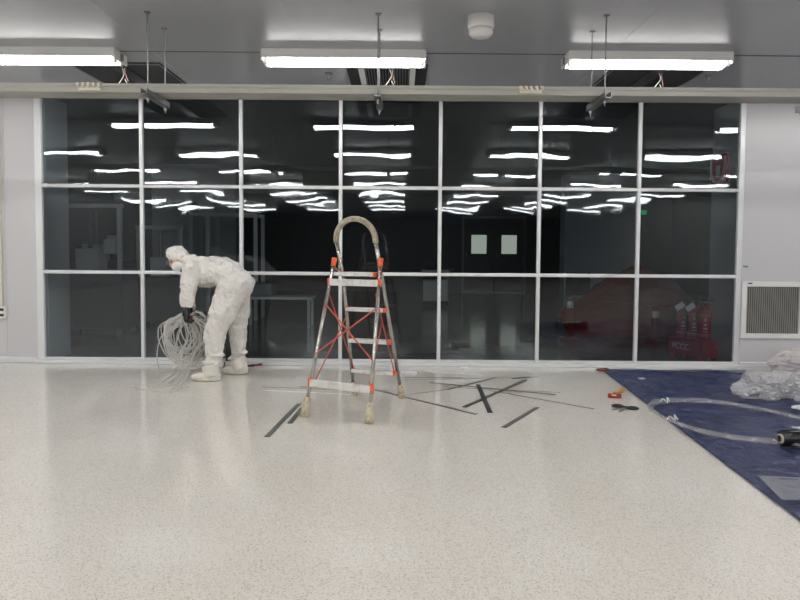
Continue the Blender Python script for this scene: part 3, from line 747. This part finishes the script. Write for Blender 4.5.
for k, lab in enumerate(('red fire extinguisher behind the glass, leftmost of three on the stand','red fire extinguisher behind the glass, middle of three on the stand','red fire extinguisher behind the glass, rightmost of three, nearest the frame')):
    c_ = bx+RZ@Vector(((k-1)*.145,0,.24)); c_.z = .241
    t = thing('fire_extinguisher', lab, 'fire extinguisher', c_, 'fire extinguishers on the red stand')
    MB().lathe([(.055,0),(.065,.012),(.065,.29),(.055,.33),(.03,.355),(.02,.365)], c_, 24).build('cylinder', M['red'], t, True)
    MB().lathe([(.0655,.26),(.0656,.262)], c_, 24).lathe([(.0655,.06),(.0656,.063)], c_, 24).lathe([(.0655,.045),(.0656,.047)], c_, 24).build('band', M['paper'], t)
    lb = MB(); dirn = Vector((-.35,-1,0)).normalized()
    for (za,zb,wa) in ((.20,.235,.012),(.15,.18,.03),(.115,.14,.04),(.085,.10,.05)):
        base = c_+dirn*.066; sd_ = Vector((-dirn.y,dirn.x,0))
        lb.bar(base+sd_*wa*.5+Vector((0,0,(za+zb)/2)), base-sd_*wa*.5+Vector((0,0,(za+zb)/2)), .003, zb-za-.01)
    lb.build('printed_label', M['whitep'], t)
    MB().lathe([(.018,.36),(.018,.39),(.012,.40)], c_, 12).bar(c_+Vector((-.02,0,.395)),c_+Vector((.09,-.01,.43)),.018,.008).bar(c_+Vector((-.02,0,.39)),c_+Vector((.085,-.01,.375)),.018,.008).build('valve_lever', M['black'], t)
    MB().tube(spline([c_+Vector((0,-.01,.385)),c_+Vector((-.07,-.02,.40)),c_+Vector((-.10,-.03,.30)),c_+Vector((-.085,-.03,.15)),c_+Vector((-.08,-.03,.10))],6),[.009]*25,8).build('hose', M['black'], t, True)
    if k < 2: MB().box(c_+Vector((-.06,-.05,.34)),(.10,.004,.06),Matrix.Rotation(-.6,3,'Y')).build('tag_card', M['paper'], t)
# alarm panel on right return wall
t = thing('alarm_panel','red panel with a white loop on the wall behind the upper right pane','fire alarm',(3.409,7.5,1.90))
MB().b2((3.385,7.32,1.90),(3.409,7.70,2.20),.004).build('red_plate', M['redbright'], t)
MB().tube(spline([(3.375,7.35,2.17),(3.373,7.35,2.04),(3.373,7.41,1.94),(3.373,7.51,1.91),(3.373,7.61,1.94),(3.373,7.67,2.04),(3.375,7.67,2.17)],5),.012,8).build('white_loop', M['paper'], t, True)
MB().b2((3.370,7.47,1.97),(3.386,7.54,2.09),.006).build('sounder', M['whitep'], t)
# cones and the red heap
def cone(c_, h, lab):
    t = thing('barrier_post', lab, 'barrier post', c_, 'red barrier posts behind the glass')
    MB().lathe([(.13,0),(.13,.025),(.05,.035)], c_, 24).build('base', M['redpl'], t, True)
    MB().lathe([(.05,.03),(.042,h-.04),(.03,h)], c_, 20).build('post', M['redpl'], t, True)
    MB().lathe([(.0465,h-.14),(.0445,h-.05)], c_, 20).build('white_band', M['paper'], t, True)
c1, c2 = Vector((2.24,9.2,0)), Vector((3.30,9.0,0))
cone(c1,.56,'red barrier post with white band, left of the red heap'); cone(c2,.46,'red barrier post with white band, in front of the red heap')
tag(MB().tube(spline([c1+Vector((0,0,.55)),c1+Vector((.35,.1,.50)),c2+Vector((-.45,.0,.51)),c2+Vector((0,0,.47)),c2+Vector((.5,.2,.50))],8),.009,6).build('barrier_chain', M['redpl'], None, True),'thin red chain strung between the barrier posts','chain')
crp = crumple('red_tarpaulin_heap',(3.32,9.9,0),(.98,.45,.52),M['reddark'],5,'large red tarpaulin draped in a heap behind the glass','tarpaulin heap',5,.16)
for v in crp.data.vertices:
    k = max(0,(v.co.z+.43)/1.0); v.co.x *= (1.25-.75*k); v.co.y *= (1.2-.6*k)
# cart
cx, cy = .73, 14.6
t = thing('trolley','pale metal service trolley standing in the dark room, centre','trolley',(cx,cy,0))
MB().b2((cx-.28,cy-.2,.72),(cx+.28,cy+.2,.76),.005).build('tray', M['cart'], t); MB().b2((cx-.27,cy-.19,.12),(cx+.27,cy+.19,.55),.005).build('cabinet', M['cart'], t)
for sx in (-1,1):
    for sy in (-1,1):
        MB().tube([(cx+sx*.265,cy+sy*.185,.1),(cx+sx*.265,cy+sy*.185,.74)],.014,8).build('upright', M['steel'], t); MB().lathe([(.03,-.015),(.045,-.01),(.045,.01),(.03,.015)],(cx+sx*.25,cy+sy*.17,.046),16,'X').build('castor', M['black'], t)
MB().tube([(cx+.28,cy-.18,.74),(cx+.37,cy-.18,.78),(cx+.37,cy+.18,.78),(cx+.28,cy+.18,.74)],.011,8).build('push_handle', M['steel'], t)
tag(MB().b2((cx-.2,cy-.15,.761),(cx+.1,cy+.15,.93),.02).build('dark_case', M['black']),'dark case standing on top of the trolley','case')
# wall grille on far block
t = thing('wall_grille','dark square grille low on the far wall block behind the glass','air grille',(3.38,14.09,.2))
MB().b2((3.34,14.06,.28),(3.82,14.10,.74)).build('frame', M['far_dark'], t); 
b = MB()
for k in range(14): b.b2((3.37+k*.031,14.045,.31),(3.38+k*.031,14.061,.71))
b.build('louvre', M['machine'], t)
tag(MB().lathe([(.14,13.0-.02),(.14,13.0)],(-3.85,0,1.9),32,'Y').build('round_sign', M['machine']),'round dark disc on the far left wall block','sign')
tag(MB().b2((6.55,FY-.04,2.2),(6.85,FY,2.32),.003).build('exit_light', M['green']),'tiny green glowing sign above the far right doorway','sign')
# equipment at left
t = thing('machine_frame','tall metal gantry frame standing in the dark room behind the bending person','machine frame',(-2.6,11.6,0))
fx0,fx1,fy0,fy1 = -3.4,-2.35,11.4,12.0
for x_ in (fx0,fx0+.28,fx1):
    for y_ in (fy0,fy1): MB().b2((x_-.03,y_-.03,0),(x_+.03,y_+.03,1.75)).build('upright', M['cart'], t)
for y_ in (fy0,fy1):
    for z_ in (.5,1.70): MB().b2((fx0,y_-.02,z_),(fx1,y_+.02,z_+.05)).build('crossbar', M['cart'], t)
def machine(x,y,w,d,h,lab,seed):
    r_ = random.Random(seed); t = thing('process_machine',lab,'machine',(x,y,0),'machines in the dark room')
    MB().b2((x-w/2,y-d/2,.08),(x+w/2,y+d/2,h*.5),.01).build('cabinet', M['machine'], t)
    for sx in (-1,1): 
        for sy in (-1,1): MB().b2((x+sx*(w/2-.06)-.03,y+sy*(d/2-.06)-.03,0),(x+sx*(w/2-.06)+.03,y+sy*(d/2-.06)+.03,.08)).build('foot', M['steel'], t)
    for sx in (-1,1): MB().b2((x+sx*(w/2-.04)-.025,y-d/2+.02,h*.5),(x+sx*(w/2-.04)+.025,y-d/2+.07,h)).build('upright', M['cart'], t)
    MB().b2((x-w/2,y-d/2+.02,h-.05),(x+w/2,y-d/2+.09,h)).build('crossbar', M['cart'], t)
    MB().b2((x-w*.25,y-d*.3,h*.5),(x+w*.1,y+d*.2,h*.5+.28),.01).build('head_unit', M['cart'], t)
    MB().b2((x+w*.18,y-d*.3,h*.62),(x+w*.36,y-d*.2,h*.62+.2),.006).build('control_panel', M['whitep'], t)
    MB().tube([(x-w*.1,y,h*.5+.2),(x-w*.1,y,h*.95)],.03,12).build('column', M['steel'], t)
machine(-4.15,9.6,.9,.6,1.75,'tall grey machine with uprights, nearest the left return wall behind glass',1)
machine(-3.55,10.6,.7,.6,1.5,'grey machine just right of the tallest one in the dark room',2)
machine(-5.2,12.2,1.0,.7,1.9,'furthest back grey machine at the left of the dark room',3)
t = thing('low_bench','low metal bench standing in the dark room left of the ladder','bench',(-2.1,10.4,0))
MB().b2((-2.35,10.3,.42),(-1.3,10.8,.46),.004).build('bench_top', M['cart'], t); MB().b2((-2.3,10.4,.461),(-1.9,10.7,.66),.02).build('tool_case', M['machine'], t)
for x_ in (-2.3,-1.35):
    for y_ in (10.34,10.76): MB().b2((x_-.02,y_-.02,0),(x_+.02,y_+.02,.42)).build('leg', M['cart'], t)
bpy.context.view_layer.update()
